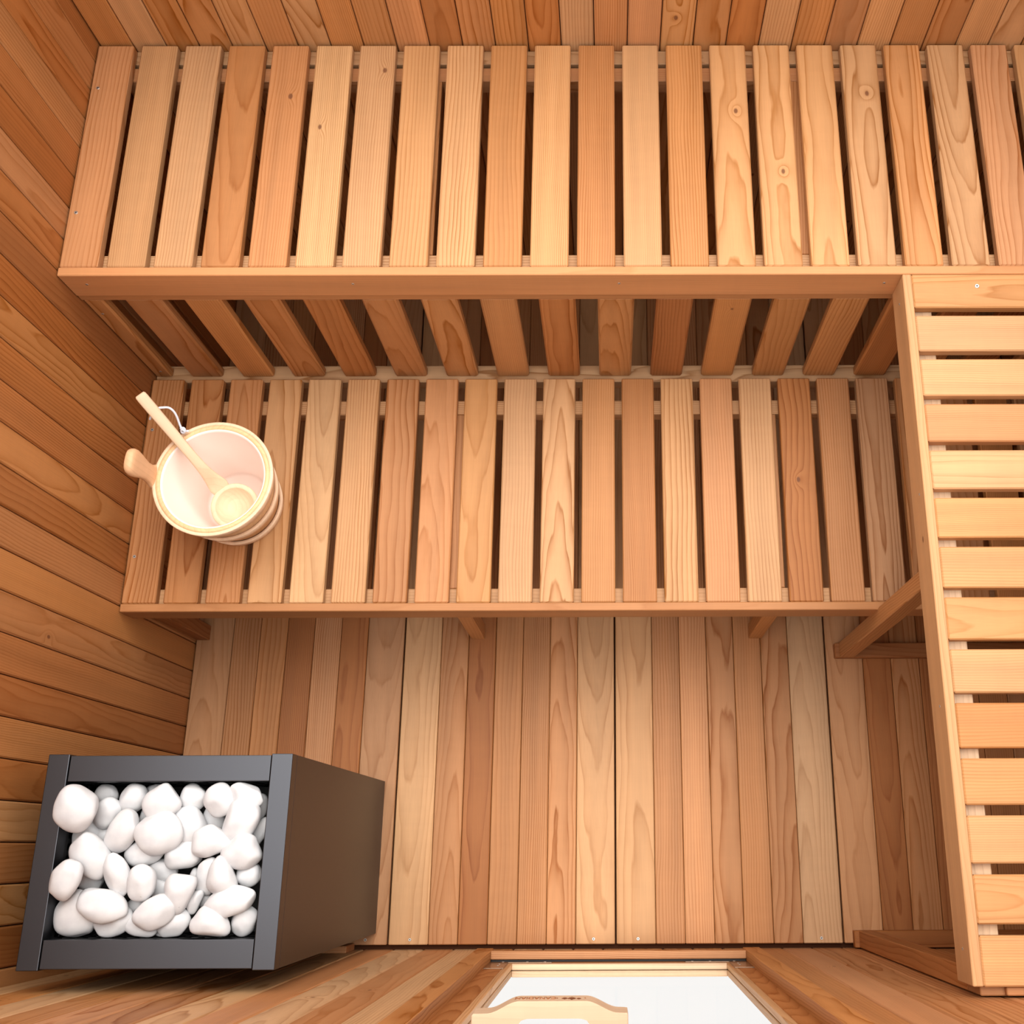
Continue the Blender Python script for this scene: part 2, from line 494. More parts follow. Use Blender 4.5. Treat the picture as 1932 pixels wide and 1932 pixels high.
# ------------------------------------------------------------------ glazed door
def door():
    root = empty('door_1', (0.015, -0.245, 0.0)); tag(root, kind='structure')
    yf, yb, yg = -0.2312, -0.2575, -0.2442
    g = Boards(51)
    x0, x1 = -0.272, 0.308
    sl, sr = -0.2220, 0.2612       # stile inner edges
    axis_box(g, x0, sl, yb, yf, 0.010, 1.51, 'z', 'y', tone='red', style='flat', contrast=0.8)
    axis_box(g, sr, x1, yb, yf, 0.010, 1.51, 'z', 'y', tone='red', style='flat', contrast=0.8)
    axis_box(g, sl, sr, yb, yf, 0.010, 0.0885, 'x', 'y', tone='tan', style='rift')
    axis_box(g, sl, sr, yb, yf, 1.43, 1.51, 'x', 'y', tone='tan', style='rift')
    axis_box(g, sl, sr, yb, yf - 0.001, 1.000, 1.120, 'x', 'y', tone='tan', style='rift')     # mid rail that carries the handle
    g.build('door_frame', root)
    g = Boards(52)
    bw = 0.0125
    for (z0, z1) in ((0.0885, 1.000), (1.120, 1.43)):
        for ya, yb_ in ((yg + 0.0007, yf), (yb, yg - 0.0007)):  # outer set is added to model the inner bead's reflection in the glass
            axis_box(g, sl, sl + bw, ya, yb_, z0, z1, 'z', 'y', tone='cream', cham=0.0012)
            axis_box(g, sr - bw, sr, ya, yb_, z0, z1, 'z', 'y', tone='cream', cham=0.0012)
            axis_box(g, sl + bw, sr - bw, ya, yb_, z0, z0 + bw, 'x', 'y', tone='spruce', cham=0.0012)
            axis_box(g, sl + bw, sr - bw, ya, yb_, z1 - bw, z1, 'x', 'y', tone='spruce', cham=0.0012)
    b = g.build('glazing_bead_and_reflection', root, [M_PALE]); b['label'] = 'pale wooden glazing bead with its reflection built behind the glass'
    for (z0, z1) in ((0.092, 0.996), (1.124, 1.426)):
        bm = bmesh.new(); plain_box(bm, sl + 0.002, sr - 0.002, yg - 0.0004, yg + 0.0004, z0, z1)
        bm_obj('glass_pane', bm, [M_GLASS], root)
    # corner plates
    for s, xs in ((1, x0 + 0.012), (-1, x1 - 0.012)):
        bm = bmesh.new()
        xa, xb = sorted((xs, xs + s * 0.135))
        plain_box(bm, xa, xb, yf, yf + 0.0018, 0.070, 0.0850, 0.0004)
        xa, xb = sorted((xs, xs + s * 0.042))
        plain_box(bm, xa, xb, yf, yf + 0.0018, 0.0852, 0.205, 0.0004)
        p = bm_obj('corner_bracket', bm, [M_BRACKET], root); p['label'] = 'dark metal corner bracket'
        for dx, z in ((0.030, 0.078), (0.082, 0.078), (0.120, 0.078), (0.026, 0.120), (0.026, 0.152)):
            screw((xs + s * dx, yf + 0.0018, z), (0, 1, 0), p, 0.8)
    # handle: a board with an arched front and a hand hole, lying flat
    top, bot, rake = 1.020, 0.985, 0.0028      # front edge raked a little outward towards its lower side
    def sm(a, b, t): t = t * t * (3 - 2 * t); return a + (b - a) * t
    front = []
    for i in range(4): front.append((-0.1853 + 0.018 * i / 3, -0.2099 + 0.0004 * i / 3))
    for i in range(1, 15): front.append((-0.1673 + (0.0443) * i / 14, sm(-0.2095, -0.1946, i / 14)))
    for i in range(1, 8): front.append((-0.1230 + 0.0896 * i / 7, -0.1946))
    for i in range(1, 15): front.append((-0.0334 + 0.0443 * i / 14, sm(-0.1946, -0.2090, i / 14)))
    for i in range(1, 4): front.append((0.0109 + 0.0122 * i / 3, -0.2090 - 0.0004 * i / 3))
    back = [(0.0240, -0.2120), (0.0240, yf), (-0.0215, yf)]
    for i in range(9): 
        a = math.pi / 2 * i / 8
        back.append((-0.0440 + 0.0225 * math.cos(a), yf + 0.0150 * math.sin(a)))
    for i in range(9):
        a = math.pi / 2 * (1 - i / 8)
        back.append((-0.1080 - 0.0225 * math.cos(a), yf + 0.0150 * math.sin(a)))
    back += [(-0.1305, yf), (-0.1875, yf), (-0.1875, -0.2120)]
    pts = front + back
    seen = []
    for p in pts:
        if not seen or (Vector(p) - Vector(seen[-1])).length > 1e-5: seen.append(p)
    pts = seen
    bm = bmesh.new()
    tv = [bm.verts.new((x, y, top)) for x, y in pts]
    bv = [bm.verts.new((x, y + (rake if y > -0.2112 else 0.0), bot)) for x, y in pts]
    n = len(pts)
    ft = bm.faces.new(tv); fb = bm.faces.new(list(reversed(bv)))
    for i in range(n): bm.faces.new((tv[i], tv[(i + 1) % n], bv[(i + 1) % n], bv[i]))
    es = [e for e in bm.edges if abs(e.verts[0].co.z - e.verts[1].co.z) < 1e-6]
    bmesh.ops.bevel(bm, geom=es, offset=0.0018, segments=2, profile=0.5, affect='EDGES')
    bmesh.ops.triangulate(bm, faces=[f for f in bm.faces if len(f.verts) > 4])
    me = bpy.data.meshes.new('door_handle')
    bmesh.ops.recalc_face_normals(bm, faces=bm.faces)
    bm.to_mesh(me); bm.free()
    wood_attrs(me, 'spruce', 0.16, gain=0.60, fn=lambda p: (p.x, p.y + 0.26, p.z - 0.94))
    me.materials.append(M_PALE)
    h = link_mesh('door_handle', me, root); h['label'] = 'pale arched wooden door handle'
    # burnt brand on its front edge
    yface = -0.1946 + 0.0002
    def on_edge(me):                          # lay a mark on the raked front edge
        for w in me.vertices:
            w.co.z = 1.0030 + (w.co.z - 0.9930) * 1.6
            w.co.y += rake * (top - w.co.z) / (top - bot)
    def leaf(cx, cz, s):
        half = [(0, 1.0), (0.10, 0.72), (0.26, 0.80), (0.20, 0.36), (0.38, 0.52), (0.46, 0.40), (0.80, 0.44), (0.70, 0.22), (0.95, 0.02),
                (0.46, -0.34), (0.52, -0.52), (0.05, -0.45), (0.05, -1.0)]
        o = half + [(-a, b) for a, b in reversed(half[1:])]
        bm = bmesh.new()
        a = [bm.verts.new((cx + p * s, yface + 0.0002, cz + q * s)) for p, q in o]
        b = [bm.verts.new((cx + p * s, yface - 0.0006, cz + q * s)) for p, q in o]
        bm.faces.new(a); bm.faces.new(list(reversed(b)))
        for i in range(len(o)): bm.faces.new((a[i], b[i], b[(i + 1) % len(o)], a[(i + 1) % len(o)]))
        bmesh.ops.triangulate(bm, faces=[f for f in bm.faces if len(f.verts) > 4])
        e = bm_obj('maple_leaf_emblem', bm, [M_BURN], h); on_edge(e.data); e['label'] = 'burnt maple leaf emblem'
    k = 0.0008
    xo = lambda u: (u - 1040.0) * 0.000797 - 0.0785
    leaf(xo(1072.4), 0.9935, 0.0060); leaf(xo(1060.2), 0.9935, 0.0043); leaf(xo(1084.5), 0.9945, 0.0034)
    def text(body, cx, cz, size, mat):
        cu = bpy.data.curves.new('lettering', 'FONT'); cu.body = body; cu.size = size
        cu.align_x = 'CENTER'; cu.align_y = 'CENTER'; cu.extrude = 0.0004
        t = bpy.data.objects.new('tmp_text', cu); COL.objects.link(t)
        dg = bpy.context.evaluated_depsgraph_get()
        me = bpy.data.meshes.new_from_object(t.evaluated_get(dg))
        bpy.data.objects.remove(t); bpy.data.curves.remove(cu)
        me.transform(Matrix.Translation((cx, yface, cz)) @ Matrix.Rotation(math.pi, 4, 'Z') @ Matrix.Rotation(math.pi / 2, 4, 'X'))
        me.name = 'lettering'
        on_edge(me)
        me.materials.clear(); me.materials.append(mat)
        return link_mesh('lettering', me, h)
    text('CANADIAN', (xo(978.5) + xo(1042)) / 2, 0.9925, 0.0108, M_BURN_FAINT)
    text('·', xo(1047.5), 0.9925, 0.016, M_BURN)
    text('·', xo(1095.3), 0.9925, 0.016, M_BURN_FAINT)

def wood_attrs(me, tone, contrast, fn, scale=1.0, gain=0.80):
    """Grain attributes for a mesh that is not a board; fn maps a point to (along, across, thick)."""
    base = TONES[tone] if isinstance(tone, str) else tone
    col = board_colour(base, gain, 0.0)
    wc, kn, bt = [], [], []
    for l in me.loops:
        p = me.vertices[l.vertex_index].co
        a, b, c = fn(p)
        wc += [a, b * scale, c * scale]; kn += [9.0, 9.0, 0.0]; bt += [col[0], col[1], col[2], contrast]
    a = me.attributes.new('wood_co', 'FLOAT_VECTOR', 'CORNER'); a.data.foreach_set('vector', wc)
    a = me.attributes.new('knot_co', 'FLOAT_VECTOR', 'CORNER'); a.data.foreach_set('vector', kn)
    a = me.attributes.new('board_tint', 'FLOAT_COLOR', 'CORNER'); a.data.foreach_set('color', bt)
door()

# ------------------------------------------------------------------ upper bench along the back wall
def upper_bench():
    root = empty('sauna_bench', (0.02, 1.25, 0.0))
    tag(root, 'long high slatted cedar bench running along the back wall', 'bench', 'slatted cedar benches')
    tones = 'pink light light tan pink blond light gold light mid light tan light mid gold light light light mid light pink light mid light'.split()
    styles = 'quarter quarter quarter flat rift quarter quarter quarter quarter quarter quarter quarter quarter quarter flat flat flat flat flat flat rift flat quarter rift'.split()
    knots = {3: None, 4: (0.37, 0.045), 5: (0.30, 0.022), 6: (0.43, 0.052), 14: (0.335, 0.046), 15: (0.20, 0.044), 17: (0.375, 0.044)}
    g = Boards(61)
    for i in range(24):
        x0 = -0.9985 + i * PITCH
        axis_box(g, x0, min(x0 + SW, XR - 0.001), 1.0026, 1.4924, ZU - ST, ZU, 'y', 'z', tone=tones[i], style=styles[i],
                 knot=knots.get(i), cham=0.0022, contrast=None)
    seat = g.build('seat', root)
    for y in (1.3924, 1.1162): screw((-0.9845, y, ZU), (0, 0, 1), seat)
    g = Boards(62); axis_box(g, XL + 0.0015, XR - 0.002, 0.9850, 1.0022, 0.8050, ZU, 'x', 'y', tone='pink', style='quarter', contrast=0.25)
    fr = g.build('front_rail', root)
    for x in (-0.9594, -0.4705, 0.0195, 0.5084): screw((x, 0.985, 0.850), (0, -1, 0), fr, 0.8)
    g = Boards(60); axis_box(g, XL + 0.0015, XR - 0.002, 0.9868, 1.0022, 0.7840, 0.8046, 'x', 'y', tone='tan', style='quarter', contrast=0.3); g.build('lower_rail', root)
    g = Boards(63); axis_box(g, XL + 0.0015, XR - 0.002, 1.0026, 1.0380, 0.7840, ZU - ST - 0.0005, 'x', 'z', tone='cream'); g.build('front_bearer', root)
    g = Boards(64); axis_box(g, XL + 0.0015, XR - 0.002, 1.4240, 1.4552, 0.8250, ZU - ST - 0.0005, 'x', 'z', tone='pink', style='quarter'); g.build('rear_bearer', root)
    g = Boards(65); axis_box(g, XL + 0.0015, XR - 0.002, 1.4640, 1.4955, 0.8250, ZU - ST - 0.0005, 'x', 'z', tone='cream', style='flat'); g.build('wall_ledger', root)
    for x in (-0.36, 0.345):
        g = Boards(66); axis_box(g, x, x + 0.035, 1.0385, 1.4235, 0.79, ZU - ST - 0.0005, 'y', 'x', tone='tan'); g.build('cross_bearer', root)
upper_bench()

# ------------------------------------------------------------------ slatted backrest between the two back benches
def backrest():
    root = empty('slatted_backrest', (0.02, 1.0, ZL))
    tag(root, 'upright slatted cedar backrest between the high back bench and the low bench', 'backrest')
    g = Boards(71)
    axis_box(g, XL + 0.0015, -0.9618, 0.9885, 1.0095, 0.4175, 0.7832, 'z', 'y', tone='mid', style='flat', contrast=0.8, cham=0.004)
    tones = 'tan mid tan red tan mid mid red mid brown mid mid mid red mid brown mid mid'.split()
    x = -0.9208; k = 0
    while x < XR - 0.01:
        axis_box(g, x, min(x + 0.0700, XR - 0.002), 0.9885, 1.0095, 0.4175, 0.7832, 'z', 'y', tone=tones[k % len(tones)], cham=0.004, auto_knot=0.12)
        x += 0.1125; k += 1
    sp = g.build('slat_panel', root)
    screw((-0.985, 0.9885, 0.725), (0, -1, 0), sp, 0.8); screw((-0.978, 0.9885, 0.45), (0, -1, 0), sp, 0.8)
    g = Boards(72); axis_box(g, XL + 0.0015, XR - 0.002, 0.9760, 1.0157, 0.380, 0.4170, 'x', 'z', tone='cream', style='flat'); g.build('bottom_rail', root)
backrest()

# ------------------------------------------------------------------ lower bench
def lower_bench():
    root = empty('sauna_bench', (0.02, 0.71, 0.0))
    tag(root, 'low slatted cedar bench in front of the backrest, carrying the bucket', 'bench', 'slatted cedar benches')
    tones = 'tan tan tan light blond light tan pink gold light light mid tan light pink light red tan ash tan pink mid light tan'.split()
    styles = 'rift flat flat flat flat rift rift flat flat quarter flat quarter quarter rift quarter quarter rift quarter flat flat rift quarter rift flat'.split()
    g = Boards(81)
    for i in range(24):
        x0 = -0.9985 + i * PITCH
        axis_box(g, x0, min(x0 + SW, XR - 0.001), 0.4772, 0.9752, ZL - ST, ZL, 'y', 'z', tone=tones[i], style=styles[i], cham=0.0022, auto_knot=0.06)
    seat = g.build('seat', root)
    for y in (0.8571, 0.5761): screw((-0.984, y, ZL), (0, 0, 1), seat)
    g = Boards(82); axis_box(g, XL + 0.0015, XR - 0.002, 0.4600, 0.4768, 0.3670, ZL, 'x', 'y', tone='tan', style='quarter', contrast=0.25); g.build('front_rail', root)
    g = Boards(83); axis_box(g, XL + 0.0015, XR - 0.002, 0.4772, 0.5110, 0.360, ZL - ST - 0.0005, 'x', 'z', tone='light', style='quarter'); g.build('front_bearer', root)
    g = Boards(84); axis_box(g, XL + 0.0015, XR - 0.002, 0.8992, 0.9317, 0.380, ZL - ST - 0.0005, 'x', 'z', tone='light', style='quarter'); g.build('rear_bearer', root)
    for x in (-0.3335, 0.3300):
        g = Boards(85); axis_box(g, x, x + 0.035, 0.5115, 0.8987, 0.345, ZL - ST - 0.0005, 'y', 'x', tone='tan'); g.build('cross_bearer', root)
    for x, t in ((-0.9985, 'brown'), (-0.3335, 'mid'), (0.3364, 'mid')):
        g = Boards(int(86 + x * 3)); axis_box(g, x, x + 0.0325, 0.4800, 0.5150, 0.0002, 0.3445 if x > -0.9 else 0.3595, 'z', 'x', tone=t, style='rift', contrast=0.6); g.build('leg', root)
lower_bench()

# ------------------------------------------------------------------ right bench
def right_bench():
    root = empty('sauna_bench', (0.8, 0.4, 0.0))
    tag(root, 'high slatted cedar bench along the right side, slats running crosswise, open underneath', 'bench', 'slatted cedar benches')
    tones = 'gold light light pink light gold gold gold light mid gold light gold gold'.split()
    styles = 'flat quarter quarter quarter flat quarter quarter flat quarter quarter quarter quarter flat quarter'.split()
    g = Boards(91)
    for k in range(14):
        yb = 0.9016 - PITCH * (k - 1)
        y1 = min(yb, 0.9845)
        y0 = yb - SW
        axis_box(g, 0.5500, XR - 0.002, y0, y1, ZU - ST, ZU, 'x', 'z', tone=tones[k], style=styles[k], cham=0.0022,
                 contrast=0.42 if k else 0.6)
    seat = g.build('seat', root)
    screw((0.6665, 0.960, ZU), (0, 0, 1), seat, 1.15)
    g = Boards(92); axis_box(g, 0.5336, 0.5497, -0.1944, 0.9845, 0.8060, ZU, 'y', 'x', tone='light', style='rift', contrast=0.4, knot=(0.69, 0.045)); fr = g.build('front_rail', root)
    for y, z in ((0.9425, 0.847), (0.5741, 0.855), (0.2157, 0.853), (-0.1455, 0.848)): screw((0.5336, y, z), (-1, 0, 0), fr, 0.7)
    g = Boards(93); axis_box(g, 0.5500, 0.5862, -0.1640, 0.9845, 0.826, ZU - ST - 0.0005, 'y', 'z', tone='spruce', style='rift', contrast=0.3); b = g.build('front_bearer', root)
    g = Boards(94); axis_box(g, 1.004, XR - 0.002, -0.1640, 0.9845, 0.80, ZU - ST - 0.0005, 'y', 'z', tone='light'); g.build('rear_bearer', root)
    for ya, yb, s in ((0.4300, 0.4650, 95), (-0.2090, -0.1740, 98)):
        zb = 0.8255 if ya > 0 else ZU - ST - 0.0005
        g = Boards(s); axis_box(g, 0.5500, XR - 0.002, ya, yb, zb - 0.066, zb, 'x', 'z', tone='tan'); g.build('cross_rail', root)
        g = Boards(s + 1); axis_box(g, 0.5400, XR - 0.002, ya, yb, 0.0003, 0.022, 'x', 'z', tone='brown'); g.build('floor_runner', root)
        g = Boards(s + 2); axis_box(g, 0.5500, 0.5850, ya, yb, 0.0222, zb - 0.0665, 'z', 'x', tone='mid' if ya > 0 else 'red', style='rift', contrast=0.75); g.build('leg', root)
    g = Boards(99); axis_box(g, 0.5862, 0.640, -0.2080, -0.1960, 0.845, 0.8715, 'x', 'z', tone='pink'); g.build('end_block', root)
right_bench()

# ------------------------------------------------------------------ heater
HX0, HX1, HY0, HY1, HZ = -0.9228, -0.5219, -0.1768, 0.1500, 0.790
def heater():
    root = empty('sauna_heater', ((HX0 + HX1) / 2, (HY0 + HY1) / 2, 0.0))
    tag(root, 'dark grey metal heater box filled with white stones by the left wall', 'heater')
    wb = 0.0345
    t = 0.003
    # side panels: sheet with folded top lip
    for x0, x1, xa, xb in ((HX0, HX0 + wb, HX0, HX0 + t), (HX1 - wb, HX1, HX1 - t, HX1)):
        bm = bmesh.new()
        plain_box(bm, x0, x1, HY0, HY1, HZ - 0.030, HZ, 0.0012)
        plain_box(bm, xa, xb, HY0 + 0.0005, HY1 - 0.0005, 0.0, HZ - 0.0302)
        bm_obj('side_panel', bm, [M_HEATER], root)
    for y0, y1, ya, yb in ((HY0 + 0.0022, HY0 + 0.0445, HY0 + 0.0022, HY0 + 0.0052), (HY1 - 0.0435, HY1 - 0.0022, HY1 - 0.0052, HY1 - 0.0022)):
        bm = bmesh.new()
        plain_box(bm, HX0 + wb + 0.0012, HX1 - wb - 0.0012, y0, y1, HZ - 0.030, HZ - 0.0016, 0.0010)
        plain_box(bm, HX0 + t + 0.001, HX1 - t - 0.001, ya, yb, 0.0, HZ - 0.0305)
        bm_obj('front_panel' if y0 > 0 else 'rear_panel', bm, [M_HEATER], root)
    # perforated inner basket
    bm = bmesh.new()
    ix0, ix1, iy0, iy1 = HX0 + wb - 0.004, HX1 - wb + 0.004, HY0 + 0.042, HY1 - 0.041
    zt, zb = HZ - 0.031, 0.60
    for xx in (ix0, ix1 - 0.002):
        for z in (zt - 0.012, zt - 0.042, zt - 0.072, zt - 0.102): plain_box(bm, xx, xx + 0.002, iy0, iy1, z, z + 0.012)
        n = 13
        for i in range(n + 1):
            y = iy0 + (iy1 - iy0) * i / n
            plain_box(bm, xx, xx + 0.002, max(iy0, y - 0.004), min(iy1, y + 0.004), zb, zt - 0.0125)
    for yy in (iy0, iy1 - 0.002):
        for z in (zt - 0.012, zt - 0.042, zt - 0.072, zt - 0.102): plain_box(bm, ix0 + 0.003, ix1 - 0.003, yy, yy + 0.002, z, z + 0.012)
        n = 16
        for i in range(n + 1):
            x = ix0 + 0.003 + (ix1 - ix0 - 0.006) * i / n
            plain_box(bm, max(ix0 + 0.003, x - 0.004), min(ix1 - 0.003, x + 0.004), yy, yy + 0.002, zb, zt - 0.0125)
    plain_box(bm, ix0, ix1, iy0, iy1, zb - 0.004, zb)
    bm_obj('stone_basket', bm, [M_BLACK], root)
    bm = bmesh.new()
    plain_box(bm, HX0 + 0.004, HX1 - 0.004, HY0 + 0.006, HY1 - 0.006, 0.01, 0.02)
    bm_obj('base_plate', bm, [M_BLACK], root)
heater()

# stones: (crop x0, y0, x1, y1, tilt of long axis, level, squareness, label)   level 0 = top of the heap
STONES = [
    (258, 343, 475, 555, 55, 0, 1, 'big blocky white stone jutting over the heater frame in the back left corner'),
    (455, 322, 570, 418, 0, 2, 0, 'white stone tucked behind the big blocky corner stone at the back'),
    (450, 388, 587, 545, 60, 1, 1, 'small blunt white stone right of the big blocky corner stone'),
    (572, 325, 707, 472, 70, 1, 0, 'dimpled white stone touching the back rim of the heater frame, second from its left end'),
    (508, 448, 670, 657, 62, 0, 0, 'smooth long oval white stone tilted just left of the largest stone'),
    (703, 321, 800, 378, 0, 2, 0, 'mostly hidden white stone under the heater back rim near its middle'),
    (693, 334, 868, 498, 25, 0, 0, 'broad egg-shaped white stone at the back, directly behind the largest stone'),
    (672, 430, 742, 530, 70, 2, 0, 'white stone wedged under the broad egg-shaped stone at the back'),
    (643, 459, 874, 673, 30, 0, 0, 'largest round white stone, dimpled, lying in the upper middle of the heap'),
    (865, 315, 990, 453, 70, 1, 0, 'round white stone at the back rim, just right of the middle'),
    (977, 319, 1127, 472, 120, 0, 0, 'smooth oval white stone at the back rim, left of the corner slab stone'),
    (1104, 308, 1273, 420, -12, 0, 1, 'wide slab-like white stone in the back right corner of the heater'),
    (1215, 375, 1286, 503, 80, 2, 0, 'white stone half hidden by the right frame bar near the back right corner'),
    (1073, 399, 1243, 602, 65, 0, 1, 'upright creased white stone with dark specks near the right frame bar'),
    (828, 436, 986, 620, 110, 1, 1, 'broad flat white stone right of the largest stone'),
    (975, 425, 1090, 560, 100, 2, 1, 'shadowed white stone under the oval stone left of the back right corner'),
    (1190, 492, 1290, 660, 60, 2, 1, 'white stone at the right frame bar behind the wedge-shaped stone'),
    (903, 524, 1105, 682, 10, 0, 2, 'triangular white stone with a flat lower edge right of the heap centre'),
    (1060, 564, 1258, 742, 25, 0, 2, 'wedge-shaped white stone pointing at the right frame bar'),
    (1055, 530, 1125, 625, 60, 2, 0, 'sliver of a white stone between the triangular and the wedge-shaped stones'),
    (298, 495, 450, 705, 80, 2, 0, 'flat white stone below the big blocky corner stone at the left frame bar'),
    (343, 560, 542, 778, 125, 0, 0, 'large sloping white stone on the left side, under the big blocky corner stone'),
    (440, 535, 560, 655, 30, 2, 0, 'half covered white stone left of the long oval stone'),
    (602, 585, 795, 722, 20, 1, 0, 'white stone peeping out below the largest round stone'),
    (788, 604, 968, 740, 10, 1, 0, 'plump potato-shaped white stone in the exact middle of the heap'),
    (238, 690, 394, 880, 65, 0, 0, 'oval white stone leaning on the middle of the left frame bar'),
    (380, 745, 495, 855, 60, 2, 0, 'deep-lying white stone below the large sloping stone on the left'),
    (495, 660, 630, 880, 105, 0, 0, 'tall egg-shaped white stone standing left of the heap centre'),
    (606, 705, 750, 886, 85, 0, 0, 'upright round white stone right beside the tall egg-shaped stone'),
    (715, 690, 860, 795, 5, 2, 1, 'blocky white stone beneath the plump middle stone'),
    (720, 785, 830, 885, 60, 2, 0, 'white stone squeezed between the upright round stone and the pear-shaped stone'),
    (780, 740, 940, 948, 75, 0, 2, 'pear-shaped white stone with its narrow end towards the benches'),
    (942, 678, 1050, 862, 80, 1, 0, 'white stone half under the heart-shaped stone, left side'),
    (985, 676, 1145, 882, 100, 0, 2, 'heart-shaped white stone below the wedge-shaped stone'),
    (1130, 708, 1255, 820, 15, 1, 1, 'squarish white stone touching the right frame bar at its middle'),
    (976, 816, 1224, 974, 18, 0, 0, 'long bean-shaped white stone near the front right of the heap'),
    (905, 730, 970, 830, 80, 2, 0, 'white stone hidden behind the narrow end of the pear-shaped stone'),
    (890, 830, 976, 952, 70, 1, 2, 'small pointed white stone leaning on the right of the pear-shaped stone'),
    (258, 832, 462, 1068, 80, 1, 0, 'large oval white stone in the front left corner of the heater'),
    (360, 824, 614, 995, -15, 0, 0, 'big pebble with dark specks lying over the front left corner stone'),
    (450, 920, 640, 1066, 20, 1, 0, 'white stone by the front frame bar under the big specked pebble'),
    (608, 868, 700, 950, 40, 2, 0, 'small white stone in the gap below the upright round stone'),
    (634, 866, 846, 1030, 25, 0, 0, 'rounded white stone near the front frame bar, left of the middle'),
    (592, 970, 760, 1072, -8, 1, 0, 'low white stone with a peach tinge touching the front frame bar'),
    (752, 935, 914, 1062, 40, 1, 0, 'smooth sloping white stone at the front frame bar, in its middle'),
    (908, 915, 1108, 1068, -10, 0, 2, 'angular white stone with a dark scratch at the front frame bar'),
    (1106, 920, 1230, 1070, 70, 1, 1, 'white stone in the front right corner of the heater'),
    (935, 830, 1015, 915, 60, 2, 0, 'grey-shaded white stone deep behind the bean-shaped stone'),
    (735, 1030, 850, 1075, 0, 2, 0, 'bluish-shaded white stone low under the front frame bar'),
]
def make_stone(i, s):
    x0, y0, x1, y1, ang, lvl, kind, label = s
    u, v = (x0 + x1) / 2 / 2.542, 1350 + (y0 + y1) / 2 / 2.542
    zc = 0.806 if i in (0, 25) else (0.778, 0.758, 0.738)[lvl]
    p, depth = on_z(u, v, zc)
    m = depth / FOC
    hw, hh = (x1 - x0) / 2 / 2.542 * m, (y1 - y0) / 2 / 2.542 * m
    th = R(ang)
    # half axes of the tilted ellipse that fills the measured box
    c2, s2 = math.cos(th) ** 2, math.sin(th) ** 2
    den = c2 * c2 - s2 * s2
    if abs(den) > 0.25:
        a2 = (hw * hw * c2 - hh * hh * s2) / den
        b2 = (hh * hh * c2 - hw * hw * s2) / den
    else:
        a2 = b2 = (hw * hw + hh * hh) / 2
        a2 *= 1.25; b2 *= 0.78
    mn = min(hw, hh)
    a = math.sqrt(min(max(a2, (0.75 * mn) ** 2), (1.25 * max(hw, hh)) ** 2))
    b = math.sqrt(min(max(b2, (0.70 * mn) ** 2), (1.25 * max(hw, hh)) ** 2))
    a *= 1.02; b *= 1.02
    c = min(max(0.72 * min(a, b), 0.012), 0.022)
    rng = random.Random(900 + i)
    bm = bmesh.new()
    bmesh.ops.create_icosphere(bm, subdivisions=4, radius=1.0)
    seed = Vector((rng.uniform(0, 99), rng.uniform(0, 99), rng.uniform(0, 99)))
    tri0 = rng.uniform(0, 6.28)
    ex = (2.25, 2.9, 2.3)[kind]
    for w in bm.verts:
        d = w.co.normalized()
        rad = 1.0 / ((abs(d.x) ** ex + abs(d.y) ** ex + abs(d.z) ** 2.3) ** (1 / ex))
        phi = math.atan2(d.y, d.x)
        if kind == 2: rad *= 1.0 + 0.13 * math.cos(3 * (phi - tri0)) * (1 - d.z * d.z)
        rad *= 1.0 + 0.17 * mnoise.noise(d * 0.95 + seed) + 0.06 * mnoise.noise(d * 2.1 + seed * 1.7)
        w.co = d * rad
    # worn facets
    for _ in range(6):
        nv = Vector((rng.gauss(0, 1), rng.gauss(0, 1), rng.gauss(0, 0.8))).normalized()
        lim = max(w.co.dot(nv) for w in bm.verts) * rng.uniform(0.80, 0.93)
        for w in bm.verts:
            t = w.co.dot(nv) - lim
            if t > 0: w.co -= nv * t * 0.85
    bmesh.ops.smooth_vert(bm, verts=bm.verts, factor=0.5, use_axis_x=True, use_axis_y=True, use_axis_z=True)
    bmesh.ops.smooth_vert(bm, verts=bm.verts, factor=0.5, use_axis_x=True, use_axis_y=True, use_axis_z=True)
    ex_ = max(abs(w.co.x) for w in bm.verts); ey_ = max(abs(w.co.y) for w in bm.verts)
    for w in bm.verts: w.co = Vector((w.co.x / ex_ * a, w.co.y / ey_ * b, w.co.z * c))
    # lie in the picture's own axes, a little tipped
    Rt = RM.transposed()
    ax = Rt @ Vector((math.cos(th), math.sin(th), 0)); ay = Rt @ Vector((-math.sin(th), math.cos(th), 0))
    az = ax.cross(ay)
    rot = Matrix((ax, ay, az)).transposed()
    for w in bm.verts: w.co = rot @ w.co
    if i not in (0, 25):                     # keep it inside the basket
        lx, hx = min(w.co.x for w in bm.verts) + p.x, max(w.co.x for w in bm.verts) + p.x
        ly, hy = min(w.co.y for w in bm.verts) + p.y, max(w.co.y for w in bm.verts) + p.y
        bx0, bx1, by0, by1 = HX0 + 0.0335, HX1 - 0.0335, HY0 + 0.0455, HY1 - 0.0445
        p = p + Vector((max(0, bx0 - lx) - max(0, hx - bx1), max(0, by0 - ly) - max(0, hy - by1), 0))
    o = bm_obj('sauna_stone', bm, [M_STONE], None, smooth=True)
    o.location = p
    tag(o, label, 'stone', 'white stones in the heater')
for i, s in enumerate(STONES): make_stone(i, s)

# wooden block behind the heater
g = Boards(121); axis_box(g, -0.720, -0.5672, -0.2110, -0.1965, 0.0003, 0.080, 'x', 'y', tone='pink', style='rift')
tag(g.build('wooden_block'), 'short pale wooden block standing between the heater and the front wall', 'wood block')

